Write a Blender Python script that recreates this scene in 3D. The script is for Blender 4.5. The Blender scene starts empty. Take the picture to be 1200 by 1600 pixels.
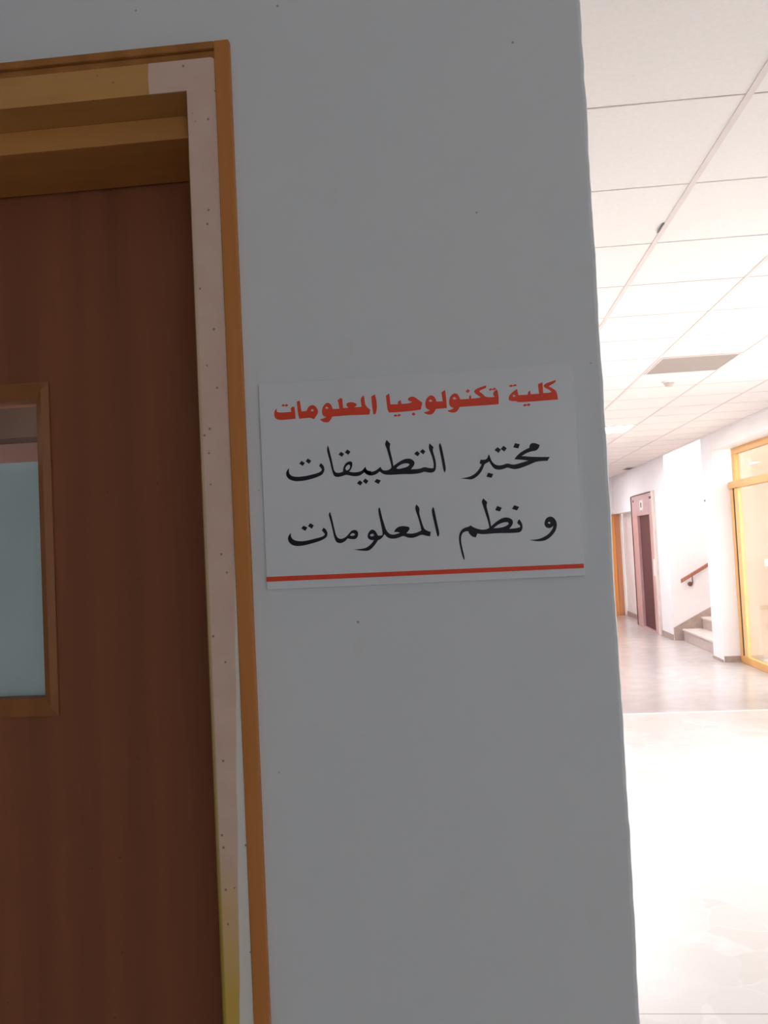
import bpy, bmesh, math, random
from mathutils import Matrix, Vector

S = bpy.context.scene
COL = S.collection
random.seed(7)

# ------------------------------------------------------------------ camera
cam_d = bpy.data.cameras.new('camera')
cam_d.sensor_fit = 'VERTICAL'
cam_d.sensor_height = 36.0
cam_d.lens = 36.0 * 1329.63 / 1600.0
cam_d.clip_start = 0.02
cam_d.clip_end = 200
cam = bpy.data.objects.new('camera', cam_d)
COL.objects.link(cam)
yaw, pitch, roll = 0.0897954518, 0.0415073928, -0.0484729159
cy, sy, cp, sp = math.cos(yaw), math.sin(yaw), math.cos(pitch), math.sin(pitch)
F = Vector((-sy * cp, cy * cp, sp))
Rt = Vector((cy, sy, 0))
U = Rt.cross(F)
r_ = math.cos(roll) * Rt + math.sin(roll) * U
u_ = -math.sin(roll) * Rt + math.cos(roll) * U
m = Matrix.Identity(4)
for i in range(3):
    m[i][0], m[i][1], m[i][2] = r_[i], u_[i], -F[i]
m[2][3] = 1.6
cam.matrix_world = m
S.camera = cam

# ------------------------------------------------------------------ light and exposure
SKY = 8.2
w = bpy.data.worlds.new('sky')
S.world = w
w.use_nodes = True
bg = w.node_tree.nodes['Background']
bg.inputs['Color'].default_value = (0.92, 0.97, 1.03, 1)
bg.inputs['Strength'].default_value = SKY
S.view_settings.view_transform = 'Standard'
S.view_settings.look = 'None'
S.view_settings.gamma = 1
S.view_settings.use_curve_mapping = False
S.view_settings.exposure = 0.24
S.cycles.use_denoising = True
S.cycles.max_bounces = 10
S.cycles.diffuse_bounces = 7
S.cycles.sample_clamp_indirect = 12


def portal(name, loc, rot, sx, sy):
    """daylight through an opening: a sampling portal for the sky"""
    d = bpy.data.lights.new(name, 'AREA')
    d.shape = 'RECTANGLE'
    d.size, d.size_y = sx, sy
    d.cycles.is_portal = True
    o = bpy.data.objects.new(name, d)
    o.location = loc
    o.rotation_euler = rot
    COL.objects.link(o)


H = math.pi / 2
portal('facade_daylight', (3.52, 7.0, 1.3), (0, H, 0), 2.6, 7.6)
portal('lobby_added_window_daylight', (1.6, -4.12, 1.9), (H, 0, 0), 1.04, 0.8)  # added window behind the camera, brightens the sign wall
portal('laboratory_added_window_daylight', (-3.12, 2.25, 1.6), (0, -H, 0), 1.2, 1.9)  # added unseen window, lights the room behind the near door
portal('stairwell_daylight', (4.6, 12.1, 5.4), (0, 0, 0), 2.8, 1.9)


# ------------------------------------------------------------------ helpers
def nodes(name):
    mt = bpy.data.materials.new(name)
    mt.use_nodes = True
    nt = mt.node_tree
    return mt, nt, nt.nodes['Principled BSDF']


def N(nt, typ, **kw):
    n = nt.nodes.new(typ)
    for k, v in kw.items():
        if hasattr(n, k):
            setattr(n, k, v)
        else:
            n.inputs[k].default_value = v
    return n


def rgba(c):
    return (c[0], c[1], c[2], 1)


def mix(nt, fac, a, b):
    n = nt.nodes.new('ShaderNodeMix')
    n.data_type = 'RGBA'
    for sock, v in ((0, fac), (6, a), (7, b)):
        if hasattr(v, 'links') or hasattr(v, 'is_linked'):
            nt.links.new(v, n.inputs[sock])
        else:
            n.inputs[sock].default_value = v if sock == 0 else rgba(v)
    return n.outputs[2]


def coords(nt, scale=(1, 1, 1)):
    tc = nt.nodes.new('ShaderNodeTexCoord')
    mp = nt.nodes.new('ShaderNodeMapping')
    mp.inputs['Scale'].default_value = scale
    nt.links.new(tc.outputs['Object'], mp.inputs['Vector'])
    return mp.outputs['Vector']


def noise(nt, vec, scale, detail=4, rough=0.55):
    n = N(nt, 'ShaderNodeTexNoise')
    n.inputs['Scale'].default_value = scale
    n.inputs['Detail'].default_value = detail
    n.inputs['Roughness'].default_value = rough
    nt.links.new(vec, n.inputs['Vector'])
    return n.outputs['Fac']


def ramp(nt, src, lo, hi):
    n = nt.nodes.new('ShaderNodeMapRange')
    n.inputs['From Min'].default_value = lo
    n.inputs['From Max'].default_value = hi
    nt.links.new(src, n.inputs['Value'])
    return n.outputs['Result']


def bump(nt, bs, src, strength, dist=0.001):
    b = nt.nodes.new('ShaderNodeBump')
    b.inputs['Strength'].default_value = strength
    b.inputs['Distance'].default_value = dist
    nt.links.new(src, b.inputs['Height'])
    nt.links.new(b.outputs['Normal'], bs.inputs['Normal'])


def plain(name, col, rough=0.5, var=0.06, scale=8, metal=0, spec=0.5, bmp=0.0, stretch=(1, 1, 1)):
    mt, nt, bs = nodes(name)
    v = coords(nt, stretch)
    f = noise(nt, v, scale)
    f = ramp(nt, f, 0.3, 0.7)
    a = tuple(c * (1 - var) for c in col)
    b = tuple(min(1, c * (1 + var)) for c in col)
    nt.links.new(mix(nt, f, a, b), bs.inputs['Base Color'])
    bs.inputs['Roughness'].default_value = rough
    bs.inputs['Metallic'].default_value = metal
    bs.inputs['Specular IOR Level'].default_value = spec
    if bmp:
        bump(nt, bs, noise(nt, v, scale * 12, 3), bmp)
    return mt


def specks(nt, vec, scale, thr):
    """small sparse round marks, 1 on the mark"""
    vo = nt.nodes.new('ShaderNodeTexVoronoi')
    vo.inputs['Scale'].default_value = scale
    nt.links.new(vec, vo.inputs['Vector'])
    d = ramp(nt, vo.outputs['Distance'], thr, thr * 0.6)
    sep = nt.nodes.new('ShaderNodeSeparateColor')
    nt.links.new(vo.outputs['Color'], sep.inputs[0])
    keep = ramp(nt, sep.outputs[0], 0.45, 0.48)
    mu = N(nt, 'ShaderNodeMath', operation='MULTIPLY')
    nt.links.new(d, mu.inputs[0])
    nt.links.new(keep, mu.inputs[1])
    return mu.outputs[0]


def axis(nt, i):
    tc = nt.nodes.new('ShaderNodeTexCoord')
    sx = nt.nodes.new('ShaderNodeSeparateXYZ')
    nt.links.new(tc.outputs['Object'], sx.inputs[0])
    return sx.outputs[i]


def math2(nt, op, a, b):
    n = N(nt, 'ShaderNodeMath', operation=op)
    for i, v in enumerate((a, b)):
        if isinstance(v, (int, float)):
            n.inputs[i].default_value = v
        else:
            nt.links.new(v, n.inputs[i])
    return n.outputs[0]


def box(bm, x0, x1, y0, y1, z0, z1):
    vs = [bm.verts.new(p) for p in ((x0, y0, z0), (x1, y0, z0), (x1, y1, z0), (x0, y1, z0),
                                    (x0, y0, z1), (x1, y0, z1), (x1, y1, z1), (x0, y1, z1))]
    for f in ((3, 2, 1, 0), (4, 5, 6, 7), (0, 1, 5, 4), (1, 2, 6, 5), (2, 3, 7, 6), (3, 0, 4, 7)):
        bm.faces.new([vs[i] for i in f])
    return vs


def prism_y(bm, pts, y0, y1):
    """extrude an x-z outline along y"""
    a = [bm.verts.new((x, y0, z)) for x, z in pts]
    b = [bm.verts.new((x, y1, z)) for x, z in pts]
    n = len(pts)
    bm.faces.new(a)
    bm.faces.new(list(reversed(b)))
    for i in range(n):
        j = (i + 1) % n
        bm.faces.new((a[j], a[i], b[i], b[j]))


def cyl(bm, p0, p1, r, n=16, r1=None):
    p0, p1 = Vector(p0), Vector(p1)
    d = (p1 - p0).normalized()
    a = d.orthogonal().normalized()
    b = d.cross(a)
    r1 = r if r1 is None else r1
    A = [bm.verts.new(p0 + r * (math.cos(t) * a + math.sin(t) * b)) for t in (2 * math.pi * i / n for i in range(n))]
    B = [bm.verts.new(p1 + r1 * (math.cos(t) * a + math.sin(t) * b)) for t in (2 * math.pi * i / n for i in range(n))]
    bm.faces.new(list(reversed(A)))
    bm.faces.new(B)
    for i in range(n):
        j = (i + 1) % n
        bm.faces.new((A[i], A[j], B[j], B[i]))


def obj(name, bm, mat, parent=None, bevel=0.0, seg=2, smooth=False):
    bmesh.ops.recalc_face_normals(bm, faces=bm.faces)
    me = bpy.data.meshes.new(name)
    bm.to_mesh(me)
    bm.free()
    if smooth:
        for p in me.polygons:
            p.use_smooth = True
    me.materials.append(mat)
    o = bpy.data.objects.new(name, me)
    COL.objects.link(o)
    if parent is not None:
        o.parent = parent
        o.matrix_parent_inverse = parent.matrix_world.inverted()
    if bevel:
        b = o.modifiers.new('bevel', 'BEVEL')
        b.width = bevel
        b.segments = seg
        b.limit_method = 'ANGLE'
    return o


def boxes(name, mat, parent, *bs, bevel=0.0, seg=2):
    bm = bmesh.new()
    for b in bs:
        box(bm, *b)
    return obj(name, bm, mat, parent, bevel, seg)


def struct(name, mat, *bs, bevel=0.0):
    o = boxes(name, mat, None, *bs, bevel=bevel)
    o['kind'] = 'structure'
    return o


def thing(name, label, cat, loc):
    o = bpy.data.objects.new(name, None)
    o.empty_display_size = 0.1
    o.location = loc
    COL.objects.link(o)
    o.matrix_world = Matrix.Translation(loc)
    o['label'] = label
    o['category'] = cat
    return o


def tag(o, label, cat):
    o['label'] = label
    o['category'] = cat
    return o


# ------------------------------------------------------------------ materials
def wall_paint():
    mt, nt, bs = nodes('grey_white_wall_paint')
    v = coords(nt)
    big = ramp(nt, noise(nt, v, 3.0, 3), 0.25, 0.75)
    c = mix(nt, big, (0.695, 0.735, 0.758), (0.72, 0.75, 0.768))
    patch = ramp(nt, noise(nt, v, 24, 2, 0.4), 0.68, 0.72)
    c = mix(nt, math2(nt, 'MULTIPLY', patch, 0.12), c, (0.62, 0.62, 0.61))
    sp = specks(nt, v, 22, 0.035)
    c = mix(nt, math2(nt, 'MULTIPLY', sp, 0.7), c, (0.2, 0.19, 0.18))
    nt.links.new(c, bs.inputs['Base Color'])
    bs.inputs['Roughness'].default_value = 0.62
    bs.inputs['Specular IOR Level'].default_value = 0.3
    bump(nt, bs, noise(nt, v, 160, 4), 0.10, 0.0006)
    return mt


def jamb_wood():
    """bare pinkish jamb with paint remains: yellowed low down, white filler along the casing"""
    mt, nt, bs = nodes('worn_pale_jamb_wood')
    v = coords(nt)
    x, z = axis(nt, 0), axis(nt, 2)
    n = noise(nt, v, 30, 4)
    c = mix(nt, ramp(nt, n, 0.3, 0.7), (0.70, 0.49, 0.385), (0.75, 0.55, 0.44))
    wob = math2(nt, 'MULTIPLY', math2(nt, 'SUBTRACT', noise(nt, v, 14, 3), 0.5), 0.12)
    zz = math2(nt, 'ADD', z, wob)
    yel = ramp(nt, zz, 1.315, 1.205)
    c = mix(nt, yel, c, (0.66, 0.43, 0.085))
    # pale filler strip beside the casing, widening downwards
    edge = math2(nt, 'ADD', -0.2165, math2(nt, 'MULTIPLY', math2(nt, 'SUBTRACT', zz, 1.60), 0.030))
    fill = ramp(nt, math2(nt, 'SUBTRACT', x, edge), -0.0006, 0.0006)
    fill = math2(nt, 'MULTIPLY', fill, ramp(nt, z, 1.62, 1.57))
    c = mix(nt, fill, c, (0.80, 0.77, 0.70))
    # yellow-green line on the opening edge
    grn = math2(nt, 'MULTIPLY', ramp(nt, x, -0.2415, -0.2435), ramp(nt, z, 2.0, 1.25))
    c = mix(nt, grn, c, (0.36, 0.27, 0.03))
    sp = specks(nt, v, 85, 0.13)
    c = mix(nt, math2(nt, 'MULTIPLY', sp, 0.8), c, (0.2, 0.12, 0.08))
    nt.links.new(c, bs.inputs['Base Color'])
    bs.inputs['Roughness'].default_value = 0.55
    bump(nt, bs, n, 0.15, 0.0008)
    return mt


def head_wood():
    """varnished ochre door head, bare at the corner"""
    mt, nt, bs = nodes('ochre_door_head_wood')
    v = coords(nt, (1, 6, 6))
    x = axis(nt, 0)
    y = axis(nt, 1)
    n = noise(nt, v, 9, 5)
    c = mix(nt, ramp(nt, n, 0.3, 0.7), (0.56, 0.285, 0.085), (0.63, 0.33, 0.10))
    w = math2(nt, 'ADD', x, math2(nt, 'MULTIPLY', math2(nt, 'SUBTRACT', noise(nt, coords(nt), 90, 3), 0.5), 0.006))
    bare = math2(nt, 'MULTIPLY', ramp(nt, w, -0.2835, -0.2815), ramp(nt, y, 0.7975, 0.796))
    c = mix(nt, bare, c, (0.70, 0.50, 0.41))
    sp = specks(nt, coords(nt), 60, 0.08)
    c = mix(nt, math2(nt, 'MULTIPLY', sp, 0.7), c, (0.2, 0.1, 0.05))
    nt.links.new(c, bs.inputs['Base Color'])
    bs.inputs['Roughness'].default_value = 0.45
    return mt


def veneer(name, a, b, rough=0.42, band=7.0):
    mt, nt, bs = nodes(name)
    v = coords(nt, (1, 1, 0.06))
    n = noise(nt, v, 38, 6, 0.65)
    wv = N(nt, 'ShaderNodeTexWave')
    wv.bands_direction = 'X'
    wv.inputs['Scale'].default_value = band
    wv.inputs['Distortion'].default_value = 5
    wv.inputs['Detail'].default_value = 3
    nt.links.new(v, wv.inputs['Vector'])
    f = math2(nt, 'ADD', math2(nt, 'MULTIPLY', n, 0.75), math2(nt, 'MULTIPLY', wv.outputs['Fac'], 0.25))
    c = mix(nt, ramp(nt, f, 0.25, 0.75), a, b)
    sp = specks(nt, coords(nt), 30, 0.04)
    c = mix(nt, math2(nt, 'MULTIPLY', sp, 0.6), c, tuple(q * 0.4 for q in a))
    nt.links.new(c, bs.inputs['Base Color'])
    bs.inputs['Roughness'].default_value = rough
    bs.inputs['Specular IOR Level'].default_value = 0.2
    bump(nt, bs, n, 0.08, 0.0005)
    return mt


def palladiana():
    """broken-marble paving set in pale cement"""
    mt, nt, bs = nodes('broken_marble_paving')
    v = coords(nt, (1, 1, 0.0))
    wob = N(nt, 'ShaderNodeTexNoise')
    wob.inputs['Scale'].default_value = 5
    nt.links.new(v, wob.inputs['Vector'])
    vm = nt.nodes.new('ShaderNodeMix')
    vm.data_type = 'VECTOR'
    vm.inputs[0].default_value = 0.11
    nt.links.new(v, vm.inputs[4])
    nt.links.new(wob.outputs['Color'], vm.inputs[5])
    a = nt.nodes.new('ShaderNodeTexVoronoi')
    a.inputs['Scale'].default_value = 5.6
    nt.links.new(vm.outputs[1], a.inputs['Vector'])
    e = nt.nodes.new('ShaderNodeTexVoronoi')
    e.feature = 'DISTANCE_TO_EDGE'
    e.inputs['Scale'].default_value = 5.6
    nt.links.new(vm.outputs[1], e.inputs['Vector'])
    sep = nt.nodes.new('ShaderNodeSeparateColor')
    nt.links.new(a.outputs['Color'], sep.inputs[0])
    c = mix(nt, sep.outputs[0], (0.49, 0.445, 0.41), (0.60, 0.575, 0.545))
    c = mix(nt, ramp(nt, noise(nt, v, 14, 6), 0.35, 0.7), c, (0.54, 0.50, 0.47))
    c = mix(nt, math2(nt, 'MULTIPLY', ramp(nt, e.outputs['Distance'], 0.03, 0.008), ramp(nt, noise(nt, v, 2.2, 2), 0.40, 0.60)), c, (0.585, 0.555, 0.52))
    jd = math2(nt, 'ABSOLUTE', math2(nt, 'SUBTRACT', axis(nt, 1), 2.975), 0)
    c = mix(nt, ramp(nt, jd, 0.004, 0.002), c, (0.3, 0.27, 0.24))
    nt.links.new(c, bs.inputs['Base Color'])
    bs.inputs['Roughness'].default_value = 0.33
    return mt


def far_marble():
    mt, nt, bs = nodes('polished_grey_pink_terrazzo')
    v = coords(nt)
    c = mix(nt, ramp(nt, noise(nt, v, 5, 6), 0.3, 0.7), (0.42, 0.375, 0.365), (0.49, 0.445, 0.435))
    st = ramp(nt, noise(nt, v, 2.4, 3), 0.66, 0.72)
    c = mix(nt, math2(nt, 'MULTIPLY', st, 0.4), c, (0.26, 0.21, 0.19))
    nt.links.new(c, bs.inputs['Base Color'])
    bs.inputs['Roughness'].default_value = 0.2
    return mt


def tile_face():
    mt, nt, bs = nodes('mineral_ceiling_tile')
    v = coords(nt)
    c = mix(nt, ramp(nt, noise(nt, v, 70, 4), 0.35, 0.7), (0.76, 0.715, 0.675), (0.79, 0.745, 0.71))
    sp = specks(nt, v, 45, 0.07)
    c = mix(nt, math2(nt, 'MULTIPLY', sp, 0.5), c, (0.5, 0.44, 0.4))
    nt.links.new(c, bs.inputs['Base Color'])
    bs.inputs['Roughness'].default_value = 0.9
    bump(nt, bs, noise(nt, v, 260, 3), 0.2, 0.001)
    return mt


def glass(name, tint=(0.96, 0.98, 0.97), gloss=0.1):
    mt, nt, bs = nodes(name)
    out = nt.nodes['Material Output']
    tr = N(nt, 'ShaderNodeBsdfTransparent')
    tr.inputs['Color'].default_value = rgba(tint)
    gl = N(nt, 'ShaderNodeBsdfGlossy')
    gl.inputs['Roughness'].default_value = 0.02
    fr = N(nt, 'ShaderNodeFresnel')
    fr.inputs['IOR'].default_value = 1.45
    nz = noise(nt, coords(nt), 3)
    f = math2(nt, 'ADD', math2(nt, 'MULTIPLY', fr.outputs[0], 0.8), math2(nt, 'MULTIPLY', nz, 0.01))
    mx = nt.nodes.new('ShaderNodeMixShader')
    nt.links.new(f, mx.inputs[0])
    nt.links.new(tr.outputs[0], mx.inputs[1])
    nt.links.new(gl.outputs[0], mx.inputs[2])
    nt.links.new(mx.outputs[0], out.inputs['Surface'])
    return mt


def lamp_face(name, col, strength):
    mt, nt, bs = nodes(name)
    f = noise(nt, coords(nt), 6)
    nt.links.new(mix(nt, f, col, tuple(min(1, c * 1.03) for c in col)), bs.inputs['Emission Color'])
    bs.inputs['Emission Strength'].default_value = strength
    bs.inputs['Base Color'].default_value = (0.8, 0.8, 0.8, 1)
    return mt


def tiled_wall():
    mt, nt, bs = nodes('cream_outdoor_wall_tiles')
    tc = nt.nodes.new('ShaderNodeTexCoord')
    mp = nt.nodes.new('ShaderNodeMapping')
    mp.inputs['Rotation'].default_value = (H, 0, 0)
    nt.links.new(tc.outputs['Object'], mp.inputs['Vector'])
    br = nt.nodes.new('ShaderNodeTexBrick')
    br.offset = 0
    br.inputs['Color1'].default_value = (0.66, 0.435, 0.29, 1)
    br.inputs['Color2'].default_value = (0.69, 0.46, 0.31, 1)
    br.inputs['Mortar'].default_value = (0.56, 0.38, 0.24, 1)
    br.inputs['Scale'].default_value = 1
    br.inputs['Brick Width'].default_value = 0.3
    br.inputs['Row Height'].default_value = 0.3
    br.inputs['Mortar Size'].default_value = 0.006
    nt.links.new(mp.outputs[0], br.inputs['Vector'])
    nt.links.new(br.outputs['Color'], bs.inputs['Base Color'])
    bs.inputs['Roughness'].default_value = 0.5
    return mt


M = {}
M['wall'] = wall_paint()
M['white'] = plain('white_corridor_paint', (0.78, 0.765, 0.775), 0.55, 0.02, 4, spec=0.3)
M['beam'] = plain('cream_white_beam_paint', (0.79, 0.76, 0.74), 0.6, 0.02, 4)
M['tile'] = tile_face()
M['tbar'] = plain('pinkish_ceiling_rail', (0.66, 0.58, 0.55), 0.5, 0.03, 10)
M['joint'] = plain('dull_ceiling_joint', (0.60, 0.53, 0.495), 0.7, 0.15, 6)
M['floor'] = palladiana()
M['floor_far'] = far_marble()
M['strip'] = plain('pale_marble_strip', (0.78, 0.75, 0.71), 0.35, 0.05, 20)
M['base'] = plain('brown_grey_marble_skirting', (0.36, 0.28, 0.245), 0.35, 0.15, 12)
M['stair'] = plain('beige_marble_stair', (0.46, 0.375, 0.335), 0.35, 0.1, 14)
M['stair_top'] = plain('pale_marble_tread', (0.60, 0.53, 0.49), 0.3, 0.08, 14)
M['jamb'] = jamb_wood()
M['head'] = head_wood()
M['casing'] = veneer('orange_brown_casing_wood', (0.46, 0.175, 0.042), (0.58, 0.235, 0.065), 0.45)
M['leaf'] = veneer('dark_red_brown_door_veneer', (0.235, 0.085, 0.042), (0.315, 0.112, 0.052), 0.42, 5)
M['bead'] = veneer('brown_glazing_bead_wood', (0.29, 0.115, 0.042), (0.36, 0.145, 0.05), 0.4)
M['film'] = plain('blue_grey_frosted_film', (0.72, 0.82, 0.86), 0.35, 0.04, 10)
M['pane'] = glass('clear_pane_glass')
M['lab_wall'] = plain('pinkish_plaster', (0.66, 0.41, 0.33), 0.8, 0.04, 5)
M['lab_dark_band'] = plain('dark_band_grey_brown', (0.17, 0.105, 0.07), 0.8, 0.05, 5)  # dimness of the upper laboratory put into this colour
M['stop'] = plain('red_brown_stop_wood', (0.57, 0.265, 0.075), 0.45, 0.06, 9, stretch=(1, 6, 6))
M['casing_top'] = veneer('dark_casing_wood', (0.33, 0.135, 0.035), (0.44, 0.19, 0.055), 0.5)  # darker brown than the side casings
M['sign'] = plain('white_acrylic_sign', (0.715, 0.75, 0.785), 0.3, 0.01, 6, spec=0.4)
M['red'] = plain('red_vinyl', (0.80, 0.07, 0.03), 0.45, 0.05, 30, spec=0.3)
M['ink'] = plain('blue_black_vinyl', (0.013, 0.012, 0.022), 0.45, 0.1, 30, spec=0.25)
M['lift_steel'] = plain('rosy_brown_lift_steel', (0.56, 0.37, 0.37), 0.28, 0.06, 6, metal=0.25)
M['lift_door'] = plain('maroon_lift_door', (0.088, 0.022, 0.024), 0.5, 0.08, 5, spec=0.3)
M['lift_dark'] = plain('dark_lift_reveal', (0.20, 0.09, 0.085), 0.5, 0.1, 8)
M['cream'] = plain('cream_trim', (0.72, 0.64, 0.57), 0.5, 0.05, 10)
M['plate'] = plain('pale_plastic', (0.78, 0.74, 0.72), 0.4, 0.03, 20)
M['rail'] = veneer('red_brown_handrail_wood', (0.29, 0.125, 0.09), (0.36, 0.165, 0.125), 0.4)
M['metal'] = plain('brown_painted_metal', (0.20, 0.10, 0.085), 0.4, 0.1, 20, metal=0.3)
M['orange'] = veneer('orange_varnished_door', (0.66, 0.27, 0.075), (0.76, 0.33, 0.10), 0.35)
M['brown'] = veneer('brown_door_jamb', (0.50, 0.22, 0.115), (0.56, 0.26, 0.14), 0.4)
M['yellow'] = plain('honey_yellow_frame_paint', (0.66, 0.35, 0.11), 0.4, 0.06, 8)
M['yellow2'] = plain('bright_yellow_door_edge', (0.70, 0.46, 0.19), 0.4, 0.06, 8)
M['black'] = plain('black_gap_strip', (0.06, 0.045, 0.04), 0.6, 0.1, 20)
M['outwall'] = tiled_wall()
M['ground'] = plain('pale_outdoor_paving', (0.62, 0.56, 0.49), 0.8, 0.08, 3)
M['lamp'] = lamp_face('lit_lamp_diffuser', (1, 0.95, 0.975), 57.0)
M['dead'] = plain('dull_beige_grey_diffuser', (0.33, 0.275, 0.24), 0.6, 0.03, 6)
M['dark'] = plain('dark_void_grey', (0.10, 0.09, 0.085), 0.7, 0.1, 10)


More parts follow.
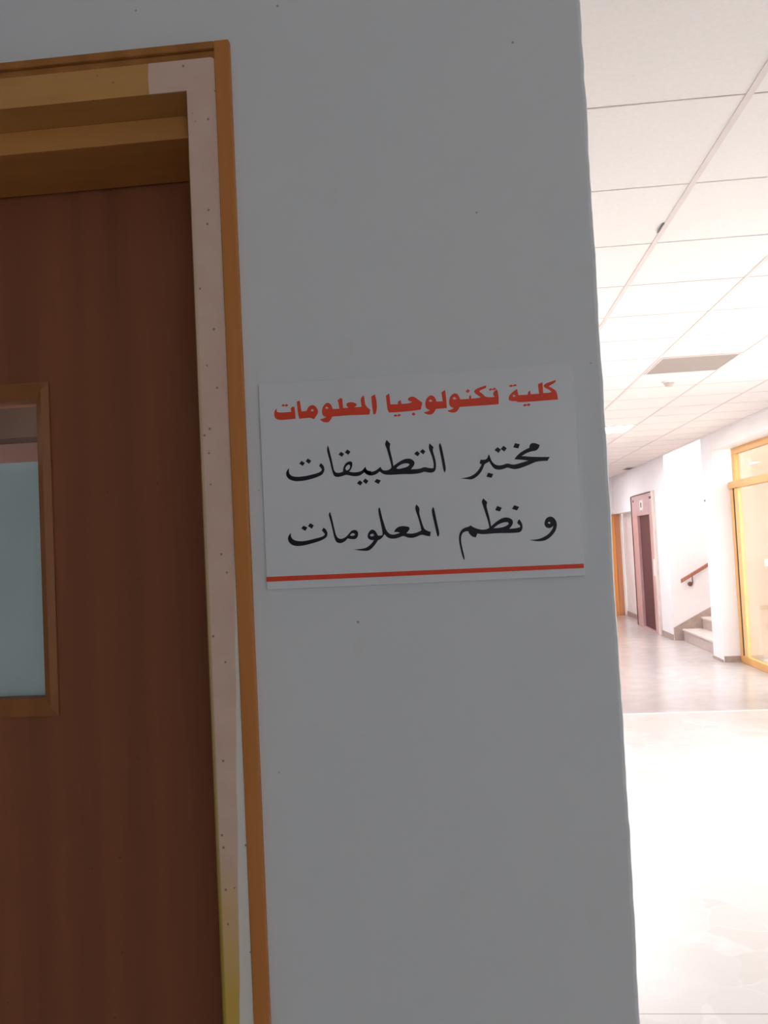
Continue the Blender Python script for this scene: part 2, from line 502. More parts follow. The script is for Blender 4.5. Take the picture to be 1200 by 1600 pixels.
# outlines of the lettering, in 0.05 mm from the lower left of the sign
LETTERS={'red':[[[(2173,3659),(2243,3695),(2263,3617),(2274,3479),(2258,3371),(2230,3312),(2197,3318),(2184,3421),(2175,3549)]],[[(1966,3636),(2023,3687),(2041,3650),(2044,3558),(2059,3484),(2143,3409),(2121,3319),(1960,3322),(1722,3331),(1520,3326),(1409,3323),(1389,3279),(1340,3221),(1275,3218),(1221,3240),(1171,3287),(1251,3300),(1298,3321),(1235,3349),(1216,3409),(1225,3491),(1263,3556),(1311,3590),(1357,3591),(1401,3553),(1430,3465),(1554,3465),(1545,3553),(1526,3628),(1582,3668),(1618,3649),(1619,3567),(1628,3474),(1729,3472),(1711,3491),(1690,3516),(1696,3556),(1752,3577),(1834,3571),(1893,3527),(1873,3496),(1839,3474),(1940,3473),(1982,3478),(1971,3553)],[(1284,3496),(1313,3526),(1354,3484),(1313,3476)]],[[(744,3650),(800,3671),(812,3600),(821,3480),(828,3461),(921,3464),(953,3526),(995,3561),(1060,3566),(1109,3535),(1153,3440),(1116,3369),(1057,3294),(1003,3327),(892,3328),(777,3322),(757,3419),(749,3530)],[(1002,3470),(1039,3493),(1065,3462),(1027,3443)]],[[(345,3547),(351,3482),(397,3464),(508,3461),(629,3464),(619,3529),(652,3564),(695,3552),(703,3459),(707,3327),(558,3321),(390,3320),(317,3351),(292,3421),(305,3503)]],[[(440,3596),(482,3625),(511,3597),(545,3621),(577,3593),(541,3569),(510,3590),(480,3573)]],[[(2451,3656),(2513,3692),(2525,3610),(2527,3488),(2668,3479),(2675,3530),(2722,3553),(2739,3481),(2860,3481),(2927,3495),(2936,3519),(2882,3526),(2860,3558),(2875,3588),(2927,3609),(2987,3601),(3045,3552),(3131,3480),(3095,3351),(2943,3337),(2722,3330),(2496,3332),(2466,3391),(2459,3533)]],[[(2916,3278),(2956,3307),(2993,3273),(2953,3243)]],[[(2573,3271),(2615,3292),(2646,3268),(2684,3296),(2719,3270),(2677,3244),(2646,3262),(2612,3244)]],[[(3497,3648),(3567,3694),(3578,3603),(3585,3350),(3375,3344),(3353,3295),(3300,3247),(3220,3246),(3142,3292),(3223,3307),(3264,3330),(3202,3361),(3179,3427),(3194,3517),(3237,3584),(3299,3611),(3348,3593),(3385,3535),(3396,3483),(3512,3482),(3505,3567)],[(3249,3511),(3291,3533),(3325,3494),(3276,3483)]],[[(4473,3605),(4535,3637),(4558,3519),(4549,3359),(4282,3356),(4024,3357),(3825,3355),(3792,3297),(3740,3254),(3661,3259),(3583,3300),(3673,3315),(3715,3342),(3647,3373),(3626,3438),(3645,3538),(3688,3596),(3749,3622),(3798,3599),(3830,3536),(3842,3495),(4011,3494),(4006,3539),(4039,3573),(4051,3498),(4190,3499),(4227,3513),(4126,3587),(4104,3629),(4136,3671),(4231,3701),(4341,3728),(4331,3681),(4218,3642),(4201,3623),(4264,3574),(4319,3503),(4484,3500),(4455,3556)],[(3700,3528),(3739,3550),(3777,3509),(3729,3498)]],[[(3950,3643),(3993,3681),(4031,3644),(3989,3606)]],[[(4377,3647),(4414,3669),(4448,3651),(4485,3678),(4520,3652),(4482,3624),(4448,3641),(4411,3621)]],[[(5623,3744),(5612,3698),(5504,3648),(5487,3631),(5545,3600),(5629,3532),(5642,3378),(5445,3377),(5197,3371),(4915,3371),(4872,3401),(4810,3396),(4740,3427),(4740,3490),(4782,3542),(4847,3592),(4902,3624),(4911,3569),(4922,3506),(5090,3504),(5105,3557),(5138,3582),(5149,3509),(5302,3508),(5295,3598),(5294,3688),(5376,3719),(5378,3602),(5378,3516),(5505,3513),(5533,3534),(5482,3577),(5405,3618),(5393,3655),(5427,3689),(5516,3715)],[(4812,3502),(4843,3525),(4875,3487),(4832,3474)]],[[(4755,3691),(4800,3712),(4831,3694),(4866,3718),(4907,3694),(4864,3672),(4831,3683),(4792,3665)]],[[(4991,3312),(5033,3337),(5066,3317),(5100,3341),(5138,3316),(5101,3286),(5065,3306),(5030,3283)]]],'upper':[[[(537,2393),(528,2337),(539,2279),(588,2236),(673,2215),(817,2218),(962,2241),(1092,2269),(1158,2301),(1167,2329),(1147,2366),(1117,2396),(1147,2451),(1186,2425),(1214,2369),(1216,2312),(1177,2236),(1104,2202),(987,2166),(857,2140),(727,2130),(627,2137),(542,2169),(487,2225),(472,2283),(489,2339)]],[[(737,2467),(788,2516),(846,2470),(801,2418)]],[[(862,2503),(907,2554),(971,2508),(926,2451)]],[[(1302,2783),(1320,2725),(1338,2632),(1364,2502),(1383,2373),(1401,2287),(1442,2250),(1506,2246),(1571,2266),(1569,2306),(1590,2369),(1628,2423),(1687,2453),(1736,2450),(1756,2416),(1746,2353),(1715,2291),(1685,2260),(1748,2242),(1833,2240),(1905,2252),(1949,2278),(1986,2325),(2001,2331),(2006,2296),(2033,2259),(2103,2245),(2099,2163),(2029,2184),(1972,2230),(1923,2194),(1858,2165),(1759,2168),(1660,2195),(1618,2204),(1546,2180),(1460,2168),(1403,2185),(1377,2232),(1353,2333),(1325,2490),(1297,2606),(1279,2706)],[(1612,2324),(1637,2370),(1677,2395),(1706,2383),(1707,2334),(1676,2293),(1636,2283)]],[[(1497,2597),(1547,2645),(1605,2602),(1560,2548)]],[[(1621,2627),(1669,2683),(1728,2635),(1683,2578)]],[[(1823,2030),(1876,2085),(1932,2040),(1886,1986)]],[[(1935,2062),(1983,2113),(2042,2065),(1995,2008)]],[[(1985,2314),(2005,2328),(2008,2285),(2038,2243),(2110,2231),(2192,2251),(2243,2288),(2284,2318),(2299,2277),(2337,2242),(2418,2243),(2468,2267),(2493,2298),(2481,2371),(2448,2519),(2415,2666),(2383,2740),(2422,2819),(2491,2742),(2471,2671),(2490,2564),(2516,2434),(2527,2320),(2585,2357),(2684,2416),(2766,2444),(2862,2438),(2924,2386),(2930,2338),(2895,2283),(2852,2237),(2949,2235),(3029,2240),(3110,2268),(3205,2237),(3277,2237),(3286,2325),(3257,2471),(3200,2619),(3226,2706),(3297,2630),(3278,2567),(3305,2469),(3330,2339),(3324,2227),(3298,2172),(3232,2149),(3153,2164),(3106,2183),(3025,2155),(2864,2144),(2704,2157),(2543,2155),(2414,2156),(2318,2179),(2264,2231),(2205,2185),(2123,2161),(2043,2170),(1980,2214),(1958,2272)],[(2581,2277),(2648,2330),(2730,2357),(2810,2353),(2833,2327),(2791,2289),(2709,2270),(2612,2254)]],[[(3420,2703),(3447,2653),(3467,2523),(3491,2362),(3510,2200),(3484,2138),(3465,2163),(3448,2300),(3424,2462),(3400,2608),(3399,2664)]],[[(2928,2526),(2985,2574),(3037,2526),(2993,2474)]],[[(3039,2561),(3092,2606),(3141,2559),(3098,2503)]],[[(2153,2043),(2201,2094),(2277,2060),(2232,1995)]],[[(5066,2511),(5078,2570),(5121,2601),(5187,2592),(5263,2554),(5240,2493),(5188,2450),(5104,2445),(5020,2421),(4960,2391),(4917,2368),(5016,2354),(5181,2336),(5397,2323),(5433,2321),(5389,2253),(5277,2254),(5177,2248),(5075,2207),(4956,2166),(4837,2132),(4754,2132),(4697,2152),(4647,2172),(4579,2147),(4503,2135),(4428,2146),(4380,2187),(4342,2249),(4319,2301),(4276,2278),(4225,2255),(4204,2189),(4149,2099),(4061,2019),(3983,1984),(3908,1990),(3771,2016),(3876,2024),(3978,2049),(4065,2103),(4137,2184),(4174,2255),(4138,2277),(4159,2347),(4195,2339),(4254,2339),(4290,2370),(4319,2445),(4340,2376),(4362,2307),(4409,2245),(4474,2216),(4558,2219),(4652,2251),(4725,2218),(4809,2219),(4927,2249),(5037,2276),(4930,2296),(4781,2317),(4834,2381),(4904,2436),(4990,2482)]],[[(4773,2537),(4810,2614),(4899,2589),(4866,2513)]],[[(4426,2507),(4484,2559),(4544,2512),(4500,2450)]],[[(4541,2522),(4598,2580),(4655,2527),(4605,2471)]],[[(4251,2020),(4286,2091),(4379,2064),(4345,1994)]]],'lower':[[[(519,1164),(512,1105),(535,1047),(605,1004),(719,989),(848,1001),(993,1032),(1108,1054),(1160,1084),(1168,1108),(1141,1144),(1114,1174),(1148,1229),(1193,1191),(1219,1127),(1208,1056),(1149,1010),(1047,973),(903,937),(758,909),(629,901),(544,922),(481,972),(455,1037),(465,1100)]],[[(723,1233),(764,1284),(840,1247),(797,1183)]],[[(849,1272),(899,1324),(964,1281),(923,1218)]],[[(1284,1519),(1305,1454),(1328,1333),(1351,1205),(1370,1105),(1399,1026),(1462,995),(1534,1012),(1592,1052),(1637,1106),(1689,1152),(1753,1156),(1794,1126),(1803,1069),(1782,1007),(1731,977),(1660,985),(1597,1002),(1545,948),(1472,917),(1416,922),(1367,957),(1343,1036),(1320,1164),(1292,1321),(1261,1435),(1259,1485)],[(1642,1060),(1680,1096),(1722,1094),(1742,1065),(1713,1046),(1663,1045)]],[[(2229,1558),(2248,1482),(2265,1375),(2297,1253),(2329,1131),(2378,1054),(2452,1027),(2528,1039),(2589,1058),(2552,1075),(2477,1079),(2510,1137),(2580,1179),(2671,1182),(2760,1162),(2776,1124),(2740,1073),(2709,1045),(2783,1031),(2874,1037),(2950,1063),(2993,1083),(2972,1204),(2935,1356),(2889,1501),(2923,1574),(2984,1503),(2965,1422),(2985,1323),(3017,1202),(3049,1095),(3166,1044),(3147,963),(3080,977),(2992,1008),(2915,975),(2824,949),(2735,958),(2647,1003),(2570,969),(2479,951),(2389,960),(2330,1003),(2295,1050),(2262,992),(2207,949),(2169,944),(2128,878),(2056,799),(1986,750),(1895,750),(1692,786),(1821,792),(1928,802),(2005,847),(2069,911),(2093,945),(2026,951),(1982,983),(1977,1044),(2003,1102),(2050,1145),(2095,1143),(2139,1103),(2173,1026),(2241,1023),(2264,1044),(2254,1150),(2225,1317),(2202,1469),(2205,1537)],[(2018,1039),(2046,1064),(2080,1066),(2102,1034),(2067,1015),(2036,1020)]],[[(3235,1513),(3254,1459),(3276,1308),(3305,1142),(3328,1006),(3303,948),(3281,964),(3258,1100),(3229,1266),(3206,1402),(3207,1462)]],[[(4170,1620),(4242,1547),(4220,1476),(4246,1361),(4275,1209),(4288,1095),(4376,1166),(4491,1236),(4585,1250),(4676,1211),(4698,1159),(4679,1094),(4620,1032),(4723,1032),(4817,1050),(4822,1078),(4769,1127),(4786,1174),(4815,1197),(4858,1123),(4868,1038),(4834,965),(4755,950),(4607,952),(4421,961),(4234,957),(4121,953),(4028,973),(3997,903),(3932,915),(3878,975),(3862,1023),(3806,1025),(3748,991),(3721,916),(3720,822),(3741,689),(3771,537),(3759,490),(3739,529),(3704,691),(3680,843),(3686,956),(3722,1039),(3791,1092),(3876,1107),(3909,1130),(3978,1083),(4088,1040),(4201,1040),(4254,1069),(4237,1192),(4190,1364),(4159,1489),(4134,1560)],[(4332,1056),(4410,1117),(4525,1159),(4599,1155),(4616,1126),(4567,1085),(4463,1058)]],[[(4378,1392),(4420,1466),(4505,1427),(4464,1360)]],[[(4690,1399),(4737,1464),(4822,1426),(4778,1362)]],[[(4970,808),(5100,807),(5212,833),(5327,893),(5405,983),(5428,1047),(5370,1003),(5297,1016),(5263,1074),(5276,1149),(5316,1203),(5382,1224),(5445,1196),(5491,1119),(5491,1035),(5459,943),(5380,853),(5284,787),(5172,770),(5062,785)],[(5329,1108),(5358,1126),(5379,1100),(5352,1083)]]]}

ZC = 2.785          # suspended ceiling
XC = 0.138          # corner of the sign wall
XR = 3.08           # right corridor wall
YF = 17.6           # end of the corridor

# ------------------------------------------------------------------ setting
# sign wall: pierced by the door, its free corner slightly chipped
bm = bmesh.new()
box(bm, -3.0, -1.176, 0.8, 0.92, 0, ZC)
box(bm, -1.176, -0.216, 0.8, 0.92, 2.086, ZC)
n = 230
rows = []
off = 0
for i in range(n + 1):
    z = ZC * i / n
    off = 0.82 * off + random.uniform(-0.00045, 0.00045)
    chip = random.choice((0, 0, 0, 0, 0, 0, 0.0012, 0.0007)) if i % 3 == 0 else 0
    x = XC + off - chip
    rows.append([bm.verts.new(p) for p in ((-0.216, 0.8, z), (x - 0.004, 0.8, z), (x - 0.0012, 0.8012, z), (x, 0.804, z),
                                           (XC, 0.92, z), (-0.216, 0.92, z))])
for a, b in zip(rows, rows[1:]):
    for k in range(6):
        j = (k + 1) % 6
        bm.faces.new((a[k], a[j], b[j], b[k]))
bm.faces.new(list(reversed(rows[0])))
bm.faces.new(rows[-1])
o = obj('wall_front', bm, M['wall'])
o['kind'] = 'structure'

struct('wall_left', M['white'], (XC - 0.12, XC, 0.92, YF, 0, ZC))
struct('wall_lobby_left', M['wall'], (-3.12, -3.0, -4.12, 0.92, 0, ZC))
struct('wall_back', M['wall'], (-3.12, 1.08, -4.12, -4.0, 0, ZC), (2.12, 3.42, -4.12, -4.0, 0, ZC),
       (1.08, 2.12, -4.12, -4.0, 0, 1.5), (1.08, 2.12, -4.12, -4.0, 2.3, ZC))  # unseen window opening added for more light in the lobby
# laboratory behind the near door
struct('wall_laboratory', M['lab_wall'], (-3.12, -3.0, 0.92, 1.3, 0, ZC), (-3.12, -3.0, 3.2, 7.7, 0, ZC),
       (-3.12, -3.0, 1.3, 3.2, 0, 1.0), (-3.12, -3.0, 1.3, 3.2, 2.2, ZC), (-3.0, XC - 0.12, 7.6, 7.7, 0, ZC))  # side window opening added to light this room
struct('trim_4', M['lab_dark_band'], (-3.0, XC - 0.12, 5.0, 5.25, 2.385, ZC))  # invented beam, gives the dark band seen above the film
struct('ceiling', M['tile'], (-3.12, XR + 0.02, -4.12, YF + 0.1, ZC, ZC + 0.35))
struct('floor', M['floor'], (-3.12, 3.42, -4.12, 7.85, -0.1, 0))
struct('floor_corridor', M['floor_far'], (-3.12, 3.42, 7.89, YF + 0.1, -0.1, 0), (3.42, 6.2, 11.2, 13.15, -0.1, 0))
struct('trim_1', M['strip'], (XC, 3.3, 7.85, 7.89, -0.1, 0.0015))

# right-hand side of the corridor, near to far
struct('wall_right_lobby', M['white'], (3.3, 3.42, -4.0, 3.2, 0, ZC))
struct('wall_right_beam', M['beam'], (XR + 0.02, 3.42, 3.2, 10.77, 2.59, ZC + 0.35))
struct('wall_right_light_block', M['white'], (3.3, 3.42, 6.5, 8.6, 0, 2.59))  # unseen wall added to block daylight and dim the floor here
struct('wall_right_upper', M['beam'], (XR + 0.02, 3.3, -4.12, 3.2, ZC - 0.02, ZC + 0.35))
o = struct('pillar', M['white'], (3.1, 3.42, 10.77, 11.2, 0, ZC + 0.35), bevel=0.006)
boxes('nail', M['dark'], o, (3.092, 3.1, 11.13, 11.15, 1.985, 2.005))
struct('wall_right', M['white'], (XR, 3.3, 13.15, 13.86, 0, ZC))                    # between stairs and lift
struct('wall_right_lift', M['white'], (XR, 3.3, 13.86, 15.66, 2.305, ZC))           # over the lift
struct('wall_right_lintel', M['white'], (XR, 3.3, 15.66, YF, 2.045, ZC))            # lintel over the recess
struct('wall_right_recess', M['white'], (3.25, 3.37, 15.66, YF + 0.1, 0, 2.045))    # back of the recess
struct('wall_right_shaft', M['white'], (3.25, 3.30, 13.86, 15.66, 0, 2.29))         # behind the lift
struct('wall_far', M['white'], (XC - 0.12, 2.2, YF, YF + 0.1, 0, ZC), (2.2, 3.25, YF, YF + 0.1, 2.075, ZC))
# stairwell, taller than the corridor and open to daylight above
struct('wall_stairwell', M['white'], (3.3, 6.2, 13.151, 13.27, 0, ZC))
struct('wall_stairwell_upper', M['white'], (XR, 6.2, 13.15, 13.27, ZC, 5.5))
struct('wall_stairwell_end', M['white'], (6.2, 6.3, 11.0, 13.27, 0, 5.5))
struct('wall_stairwell_corridor', M['white'], (2.96, XR, 11.2, 13.27, ZC + 0.35, 5.5))
struct('wall_outside', M['outwall'], (3.42, 6.3, 11.05, 11.2, 0, 5.5))
struct('ground_outside', M['ground'], (3.42, 16, -6, 11.05, -0.12, -0.02))

# skirtings
struct('baseboard_right', M['base'], (XR - 0.012, XR, 13.15, 13.86, 0, 0.085), (3.238, 3.25, 15.66, YF, 0, 0.085))
struct('baseboard_pillar', M['base'], (3.105, 3.30, 10.757, 10.77, 0, 0.075), (3.088, 3.1, 10.78, 11.19, 0, 0.03))
struct('baseboard_far', M['base'], (XC, 2.18, YF - 0.012, YF, 0, 0.085))

# ceiling grid: rails along the corridor, thin joints across it
bm = bmesh.new()
x = 0.842 - 0.55 * 6
while x < XR - 0.02:
    box(bm, x - 0.010, x + 0.010, -4.0, YF, ZC - 0.003, ZC)
    x += 0.55
o = obj('trim_2', bm, M['tbar'])
o['kind'] = 'structure'
bm = bmesh.new()
y = 2.356 - 0.579 * 10
while y < YF:
    box(bm, -3.0, XR + 0.02, y - 0.0028, y + 0.0028, ZC - 0.0016, ZC)
    y += 0.579
o = obj('trim_3', bm, M['joint'])
o['kind'] = 'structure'
# flaked bit of rail
bm = bmesh.new()
prism_y(bm, [(0.822, ZC - 0.006), (0.825, ZC - 0.007), (0.831, ZC - 0.004), (0.833, ZC - 0.002), (0.828, ZC - 0.003)], 3.29, 3.38)
f = obj('peeling_flake', bm, M['dark'], o)

# ------------------------------------------------------------------ near door
door = bpy.data.objects.new('door_1', None)
door.location = (-0.69, 0.8, 0)
COL.objects.link(door)
door.matrix_world = Matrix.Translation((-0.69, 0.8, 0))
door['kind'] = 'structure'
door['label'] = 'dark brown wooden door in a worn ochre frame beside the white sign'
door['category'] = 'door'
OL, OR, OT = -1.146, -0.246, 2.055           # opening
boxes('jamb', M['jamb'], door, (OR, OR + 0.030, 0.7955, 0.99, 0, OT + 0.031), bevel=0.0022, seg=3)
boxes('jamb', M['head'], door, (OL - 0.030, OL, 0.795, 0.99, 0, OT + 0.031), bevel=0.0015)
boxes('head', M['head'], door, (OL, OR, 0.7954, 0.99, OT, OT + 0.031))
bm = bmesh.new()
ct = [(OR + 0.030 - 0.0045 + 0.0045 * math.sin(a), OT + 0.031 - 0.0045 + 0.0045 * math.cos(a)) for a in (H, H * 0.75, H * 0.5, H * 0.25, 0)]
prism_y(bm, [(OR + 0.001, 0), (OR + 0.030, 0)] + ct + [(-0.2825, OT + 0.031), (-0.2835, OT + 0.016), (-0.2828, OT), (OR + 0.001, OT)], 0.7948, 0.7958)
obj('jamb_facing', bm, M['jamb'], door, 0.0003, 1)
boxes('door_stop', M['stop'], door, (OL, OR, 0.840, 0.940, 2.031, OT), (OR - 0.014, OR, 0.840, 0.940, 0, 2.031),
      (OL, OL + 0.014, 0.840, 0.940, 0, 2.031), bevel=0.001)
# casing: stepped moulding round the frame
boxes('casing', M['casing'], door, (-0.216, -0.201, 0.7925, 0.802, 0, 2.101), bevel=0.0012)
boxes('casing', M['casing'], door, (-1.191, -1.176, 0.7925, 0.802, 0, 2.101), bevel=0.0012)
boxes('casing', M['casing_top'], door, (-1.176, -0.216, 0.7925, 0.802, 2.0935, 2.101), (-1.176, -0.216, 0.7965, 0.802, 2.086, 2.0935), bevel=0.0012)
# leaf with a glazed opening
LY = 0.943
GL, GR, GB, GT = -0.915, -0.483, 1.446, 1.791
leaf = boxes('door_leaf', M['leaf'], door, (OL + 0.003, GL, LY, LY + 0.042, 0.006, 2.052), (GR, OR - 0.003, LY, LY + 0.042, 0.006, 2.052),
             (GL, GR, LY, LY + 0.042, 0.006, GB), (GL, GR, LY, LY + 0.042, GT, 2.052))
bw = 0.0155
bm = bmesh.new()
yo, yi = LY - 0.006, LY + 0.004
outer = [(GL - bw, GB - bw - 0.004), (GR + bw, GB - bw - 0.004), (GR + bw, GT + bw + 0.004), (GL - bw, GT + bw + 0.004)]
inner = [(GL + 0.001, GB + 0.001), (GR - 0.001, GB + 0.001), (GR - 0.001, GT - 0.001), (GL + 0.001, GT - 0.001)]
mid = [((a[0] + b[0]) / 2, (a[1] + b[1]) / 2) for a, b in zip(outer, inner)]
rings = [[bm.verts.new((x, y, z)) for x, z in pts] for pts, y in ((outer, LY + 0.001), (outer, yo + 0.003), (mid, yo), (inner, yi - 0.005), (inner, LY + 0.018))]
for a, b in zip(rings, rings[1:]):
    for k in range(4):
        j = (k + 1) % 4
        bm.faces.new((a[k], a[j], b[j], b[k]))
obj('glazing_bead', bm, M['bead'], leaf)
boxes('glass_pane', M['pane'], leaf, (GL, GR, LY + 0.016, LY + 0.020, GB, GT))
fo = boxes('frosted_film', M['film'], leaf, (GL, GR, LY + 0.0205, LY + 0.022, GB, 1.7215))
fo['label'] = 'blue-grey film covering the lower part of the glass'

# ------------------------------------------------------------------ the sign
SX0, SX1, SZ0, SZ1, SYF = -0.1865, 0.1105, 1.5650, 1.7620, 0.7955
sign = thing('wall_sign', 'white acrylic sign with red and black Arabic lettering on the grey wall', 'sign', (-0.038, 0.8, SZ0))
boxes('sign_board', M['sign'], sign, (SX0, SX1, SYF, 0.8, SZ0, SZ1), bevel=0.0006)


def smooth_ring(pts, it=2):
    for _ in range(it):
        out = []
        n = len(pts)
        for i in range(n):
            p, q, r = pts[i - 1], pts[i], pts[(i + 1) % n]
            a = math.atan2(q[1] - p[1], q[0] - p[0])
            b = math.atan2(r[1] - q[1], r[0] - q[0])
            t = abs((b - a + math.pi) % (2 * math.pi) - math.pi)
            if t > 0.95:
                out.append(q)
            else:
                out.append((0.25 * p[0] + 0.75 * q[0], 0.25 * p[1] + 0.75 * q[1]))
                out.append((0.75 * q[0] + 0.25 * r[0], 0.75 * q[1] + 0.25 * r[1]))
        pts = out
    return pts


def lettering(name, glyphs, mat, label):
    bm = bmesh.new()
    for g in glyphs:
        cu = bpy.data.curves.new('outline', 'CURVE')
        cu.dimensions = '2D'
        cu.fill_mode = 'BOTH'
        cu.extrude = 0.00015
        for ring in g:
            pts = smooth_ring([(a / 20000.0, b / 20000.0) for a, b in ring])
            sp = cu.splines.new('POLY')
            sp.points.add(len(pts) - 1)
            for p, (a, b) in zip(sp.points, pts):
                p.co = (a, b, 0, 1)
            sp.use_cyclic_u = True
        t = bpy.data.objects.new('outline', cu)
        COL.objects.link(t)
        me = bpy.data.meshes.new_from_object(t.evaluated_get(bpy.context.evaluated_depsgraph_get()))
        bm.from_mesh(me)
        bpy.data.objects.remove(t)
        bpy.data.curves.remove(cu)
        bpy.data.meshes.remove(me)
    for v in bm.verts:
        x, y, z = v.co
        v.co = (-0.187 + x, SYF - 0.00015 - z, 1.56 + y)
    o = obj(name, bm, mat, sign)
    o['label'] = label


lettering('heading_text', LETTERS['red'], M['red'], 'bold red heading')
lettering('text_line', LETTERS['upper'], M['ink'], 'upper line of black script')
lettering('text_line', LETTERS['lower'], M['ink'], 'lower line of black script')
bm = bmesh.new()
prism_y(bm, [(-0.1865, 1.5728), (0.1098, 1.5722), (0.1098, 1.5762), (-0.1865, 1.5774)], SYF - 0.0003, SYF)
obj('underline', bm, M['red'], sign)['label'] = 'red rule along the bottom'

# ------------------------------------------------------------------ ceiling fittings
t = thing('ceiling_light', 'lit white square lamp panel in the ceiling, far along the corridor', 'ceiling light', (1.66, 9.59, ZC))
boxes('lamp_frame', M['plate'], t, (1.402, 1.925, 9.30, 9.325, ZC - 0.008, ZC), (1.402, 1.925, 9.855, 9.88, ZC - 0.008, ZC),
      (1.402, 1.427, 9.325, 9.855, ZC - 0.008, ZC), (1.90, 1.925, 9.325, 9.855, ZC - 0.008, ZC))
boxes('diffuser', M['lamp'], t, (1.427, 1.90, 9.325, 9.855, ZC - 0.006, ZC))
for yl, lab in ((12.77, 'added unseen lamp panel in the ceiling opposite the lift, behind the wall corner'),
                (15.67, 'added unseen lamp panel in the ceiling at the corridor end, behind the wall corner')):
    c = t.copy()  # added lamp out of view, brightens the far corridor
    c.location.y = yl
    c['label'] = lab
    COL.objects.link(c)
    for ch in list(t.children):
        d = ch.copy()
        d.parent = c
        d.matrix_parent_inverse = ch.matrix_parent_inverse
        COL.objects.link(d)
t = thing('ceiling_light', 'unlit beige-grey lamp panel in the ceiling near the smoke detector', 'ceiling light', (1.65, 6.12, ZC))
boxes('lamp_frame', M['tbar'], t, (1.402, 1.925, 5.835, 5.85, ZC - 0.007, ZC), (1.402, 1.925, 6.385, 6.40, ZC - 0.007, ZC),
      (1.402, 1.412, 5.85, 6.385, ZC - 0.007, ZC), (1.915, 1.925, 5.85, 6.385, ZC - 0.007, ZC))
boxes('diffuser', M['dead'], t, (1.412, 1.915, 5.85, 6.385, ZC - 0.004, ZC))

t = thing('smoke_detector', 'small round smoke detector on the ceiling behind the unlit lamp panel', 'smoke detector', (1.665, 6.76, ZC))
bm = bmesh.new()
cyl(bm, (1.665, 6.76, ZC - 0.014), (1.665, 6.76, ZC), 0.055, 24)
obj('mounting_base', bm, M['plate'], t)
bm = bmesh.new()
cyl(bm, (1.665, 6.76, ZC - 0.042), (1.665, 6.76, ZC - 0.014), 0.026, 24, 0.044)
obj('sensor_head', bm, M['stair'], t)

t = thing('ceiling_gap', 'small dark gap at the ceiling edge above the lift', 'gap', (2.95, 15.3, ZC))  # dark gap at the ceiling edge; frame and slats are invented
boxes('gap_frame', M['joint'], t, (2.91, 3.06, 15.08, 15.10, ZC - 0.012, ZC), (2.91, 3.06, 15.50, 15.52, ZC - 0.012, ZC),
      (2.91, 2.92, 15.10, 15.50, ZC - 0.012, ZC), (3.04, 3.06, 15.10, 15.50, ZC - 0.012, ZC))
boxes('gap_slats', M['dark'], t, *[(2.92, 3.04, 15.11 + 0.05 * k, 15.14 + 0.05 * k, ZC - 0.010, ZC - 0.002) for k in range(8)])

# ------------------------------------------------------------------ lift
XE = 3.06
lift = thing('elevator', 'rosy brown lift front with a tall maroon door at the corridor end', 'elevator', (XE, 14.76, 0))
boxes('surround', M['lift_steel'], lift, (XE, 3.24, 13.98, 14.24, 0, 2.28), (XE, 3.24, 15.19, 15.62, 0, 2.28), (XE, 3.24, 14.24, 15.19, 1.93, 2.28), bevel=0.004)
boxes('edge_trim', M['cream'], lift, (XE - 0.012, 3.1, 13.875, 13.975, 0, 2.30))['label'] = 'cream strip along the near edge'
boxes('edge_trim', M['lift_dark'], lift, (XE - 0.012, 3.1, 15.625, 15.65, 0, 2.285), (XE - 0.012, 3.1, 13.98, 15.625, 2.281, 2.292))['label'] = 'dark strip along the far edge'
dr = boxes('lift_door', M['lift_door'], lift, (3.10, 3.14, 14.24, 14.71, 0.02, 1.93), (3.105, 3.145, 14.715, 15.19, 0.02, 1.93))
boxes('threshold', M['lift_steel'], lift, (XE - 0.01, 3.2, 14.2, 15.22, 0, 0.02))
ind = boxes('floor_indicator', M['plate'], lift, (XE - 0.012, XE, 14.65, 14.88, 2.02, 2.19))
ind['label'] = 'pale square floor indicator'
boxes('digit', M['lift_dark'], ind, (XE - 0.015, XE - 0.012, 14.735, 14.80, 2.065, 2.145))
boxes('call_panel', M['plate'], lift, (XE - 0.015, XE, 13.985, 14.09, 0.93, 1.20), bevel=0.003)['label'] = 'pale call button plate'
for yy in (14.06, 14.14, 15.45):
    bm = bmesh.new()
    cyl(bm, (XE - 0.008, yy, 2.2), (XE, yy, 2.2), 0.022, 12)
    obj('screw', bm, M['lift_dark'], lift)

# ------------------------------------------------------------------ door at the corridor end
d2 = bpy.data.objects.new('door_2', None)
d2.location = (2.75, YF, 0)
COL.objects.link(d2)
d2.matrix_world = Matrix.Translation((2.75, YF, 0))
d2['kind'] = 'structure'
d2['label'] = 'orange varnished door at the far end of the corridor, left of the lift'
d2['category'] = 'door'
boxes('door_leaf', M['orange'], d2, (2.26, 3.10, YF + 0.02, YF + 0.06, 0.0, 2.0), bevel=0.003)
boxes('frame', M['brown'], d2, (3.10, 3.195, YF - 0.005, YF + 0.1, 0, 2.045), (2.2, 2.26, YF - 0.005, YF + 0.1, 0, 2.045), (2.26, 3.10, YF - 0.005, YF + 0.1, 2.0, 2.045))
boxes('architrave', M['cream'], d2, (3.195, 3.235, YF - 0.012, YF + 0.1, 0, 2.075), (2.2, 3.195, YF - 0.012, YF + 0.1, 2.045, 2.075))
bm = bmesh.new()
cyl(bm, (2.34, YF - 0.03, 1.0), (2.34, YF + 0.02, 1.0), 0.012, 10)
cyl(bm, (2.34, YF - 0.03, 1.0), (2.46, YF - 0.03, 1.0), 0.010, 10)
obj('door_handle', bm, M['metal'], d2)

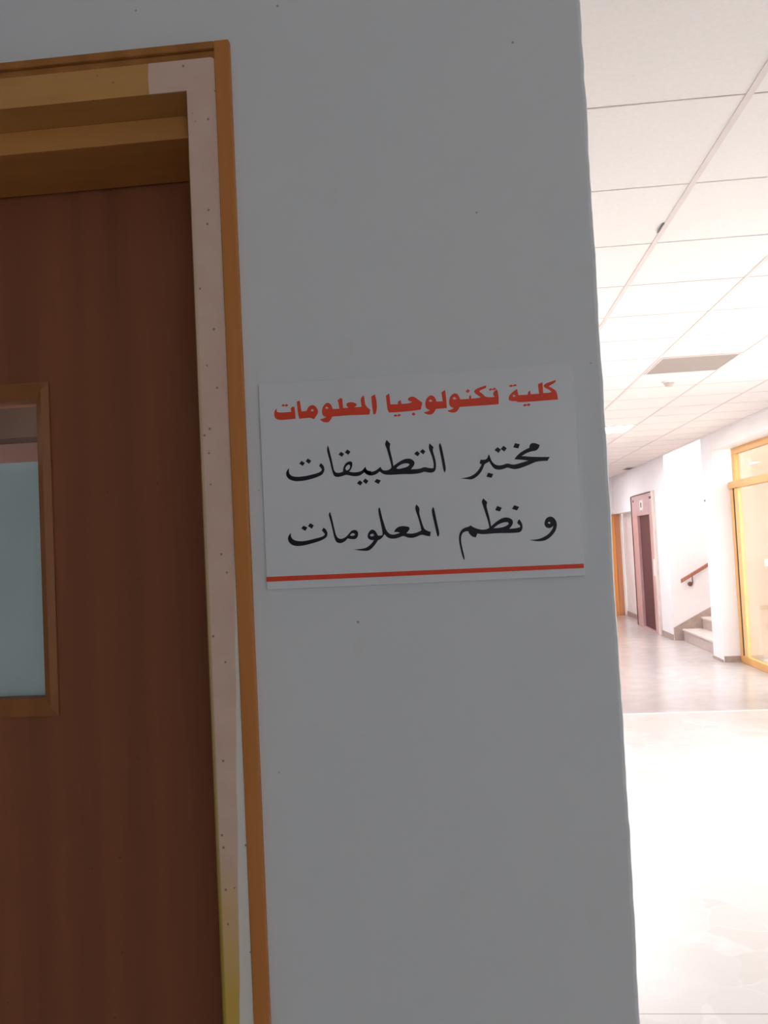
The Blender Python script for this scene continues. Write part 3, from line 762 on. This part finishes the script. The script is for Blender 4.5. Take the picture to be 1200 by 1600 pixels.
# ------------------------------------------------------------------ stairs
stairs = thing('staircase', 'beige marble stairs rising to the right between pillar and lift', 'staircase', (3.22, 12.2, 0))
X0, TR, RI = 3.22, 0.28, 0.17
for k in range(9):
    xk, zk = X0 + TR * k, RI * (k + 1)
    st = boxes('step', M['stair'], stairs, (xk, xk + TR if k < 8 else 6.19, 11.21, 13.115, 0 if k == 0 else zk - RI, zk - 0.028),
               (xk + TR, 6.19, 11.21, 13.115, 0 if k == 0 else zk - RI, zk - 0.028 - 0.001) if k < 8 else (xk, xk + 0.01, 11.21, 13.115, zk - RI, zk - 0.028))
    boxes('tread', M['stair_top'], st, (xk - 0.018, xk + TR + 0.01, 11.205, 13.118, zk - 0.028, zk), bevel=0.004)
bm = bmesh.new()
s = 0.52
prism_y(bm, [(3.085, 0), (5.6, 0), (5.6, 0.19 + s * (5.6 - 3.09)), (3.085, 0.192)], 13.12, 13.15)
obj('skirting', bm, M['base'], stairs)

rail = thing('handrail', 'short red-brown wooden handrail bracketed to the stairwell wall', 'handrail', (3.38, 13.15, 0.83))
bm = bmesh.new()
sl = (1.117 - 0.876) / (3.643 - 3.216)
for xa, xb in ((3.216, 3.643),):
    prism_y(bm, [(xa, 0.855), (xb, 0.855 + sl * (xb - xa)), (xb, 0.912 + sl * (xb - xa)), (xa, 0.912)], 13.055, 13.10)
obj('rail', bm, M['rail'], rail, 0.006, 3)
bm = bmesh.new()
cyl(bm, (3.383, 13.077, 0.965), (3.383, 13.077, 0.845), 0.008, 10)
cyl(bm, (3.383, 13.077, 0.850), (3.36, 13.135, 0.832), 0.008, 10)
obj('bracket', bm, M['metal'], rail)
bm = bmesh.new()
cyl(bm, (3.36, 13.12, 0.832), (3.36, 13.15, 0.832), 0.034, 20)
obj('wall_rosette', bm, M['metal'], rail)

# ------------------------------------------------------------------ glazed front on the right
XG = 3.3


def bay(name, y0, y1, label, door_edge):
    t = thing(name, label, 'glass door', (XG, (y0 + y1) / 2, 0))
    boxes('frame', M['yellow'], t, (XG, XG + 0.07, y1 - 0.09, y1, 0, 2.11), (XG, XG + 0.07, y0, y0 + 0.09, 0, 2.11),
          (XG, XG + 0.07, y1 - 0.20, y1 - 0.11, 2.19, 2.59), (XG, XG + 0.07, y0 + 0.11, y0 + 0.2, 2.19, 2.59), bevel=0.004)
    boxes('transom', M['yellow'], t, (XG - 0.02, XG + 0.09, y0, y1, 2.11, 2.195), bevel=0.006)
    boxes('top_rail', M['yellow'], t, (XG, XG + 0.07, y0 + 0.2, y1 - 0.20, 2.52, 2.59))
    boxes('bottom_rail', M['yellow'], t, (XG, XG + 0.07, y0 + 0.09, y1 - 0.09, 0, 0.085), bevel=0.004)
    boxes('gap_strip', M['black'], t, (XG + 0.005, XG + 0.06, y1 - 0.105, y1 - 0.092, 0.09, 2.11))  # black strip standing in for the dark gap beside the leaf
    if door_edge:
        boxes('leaf_stile', M['yellow2'], t, (XG + 0.012, XG + 0.058, y1 - 0.235, y1 - 0.107, 0.085, 2.11), bevel=0.004)
    boxes('glass_pane', M['pane'], t, (XG + 0.03, XG + 0.036, y0 + 0.09, y1 - 0.235 if door_edge else y1 - 0.1, 0.085, 2.11))
    boxes('transom_pane', M['pane'], t, (XG + 0.03, XG + 0.036, y0 + 0.2, y1 - 0.20, 2.195, 2.52))
    return t


gd = bay('glass_door', 8.6, 10.765, 'honey yellow framed glass door beside the white pillar', True)
boxes('notice_plate', M['plate'], gd, (XG + 0.024, XG + 0.03, 9.62, 9.80, 1.19, 1.265))['label'] = 'small white plate on the glass'
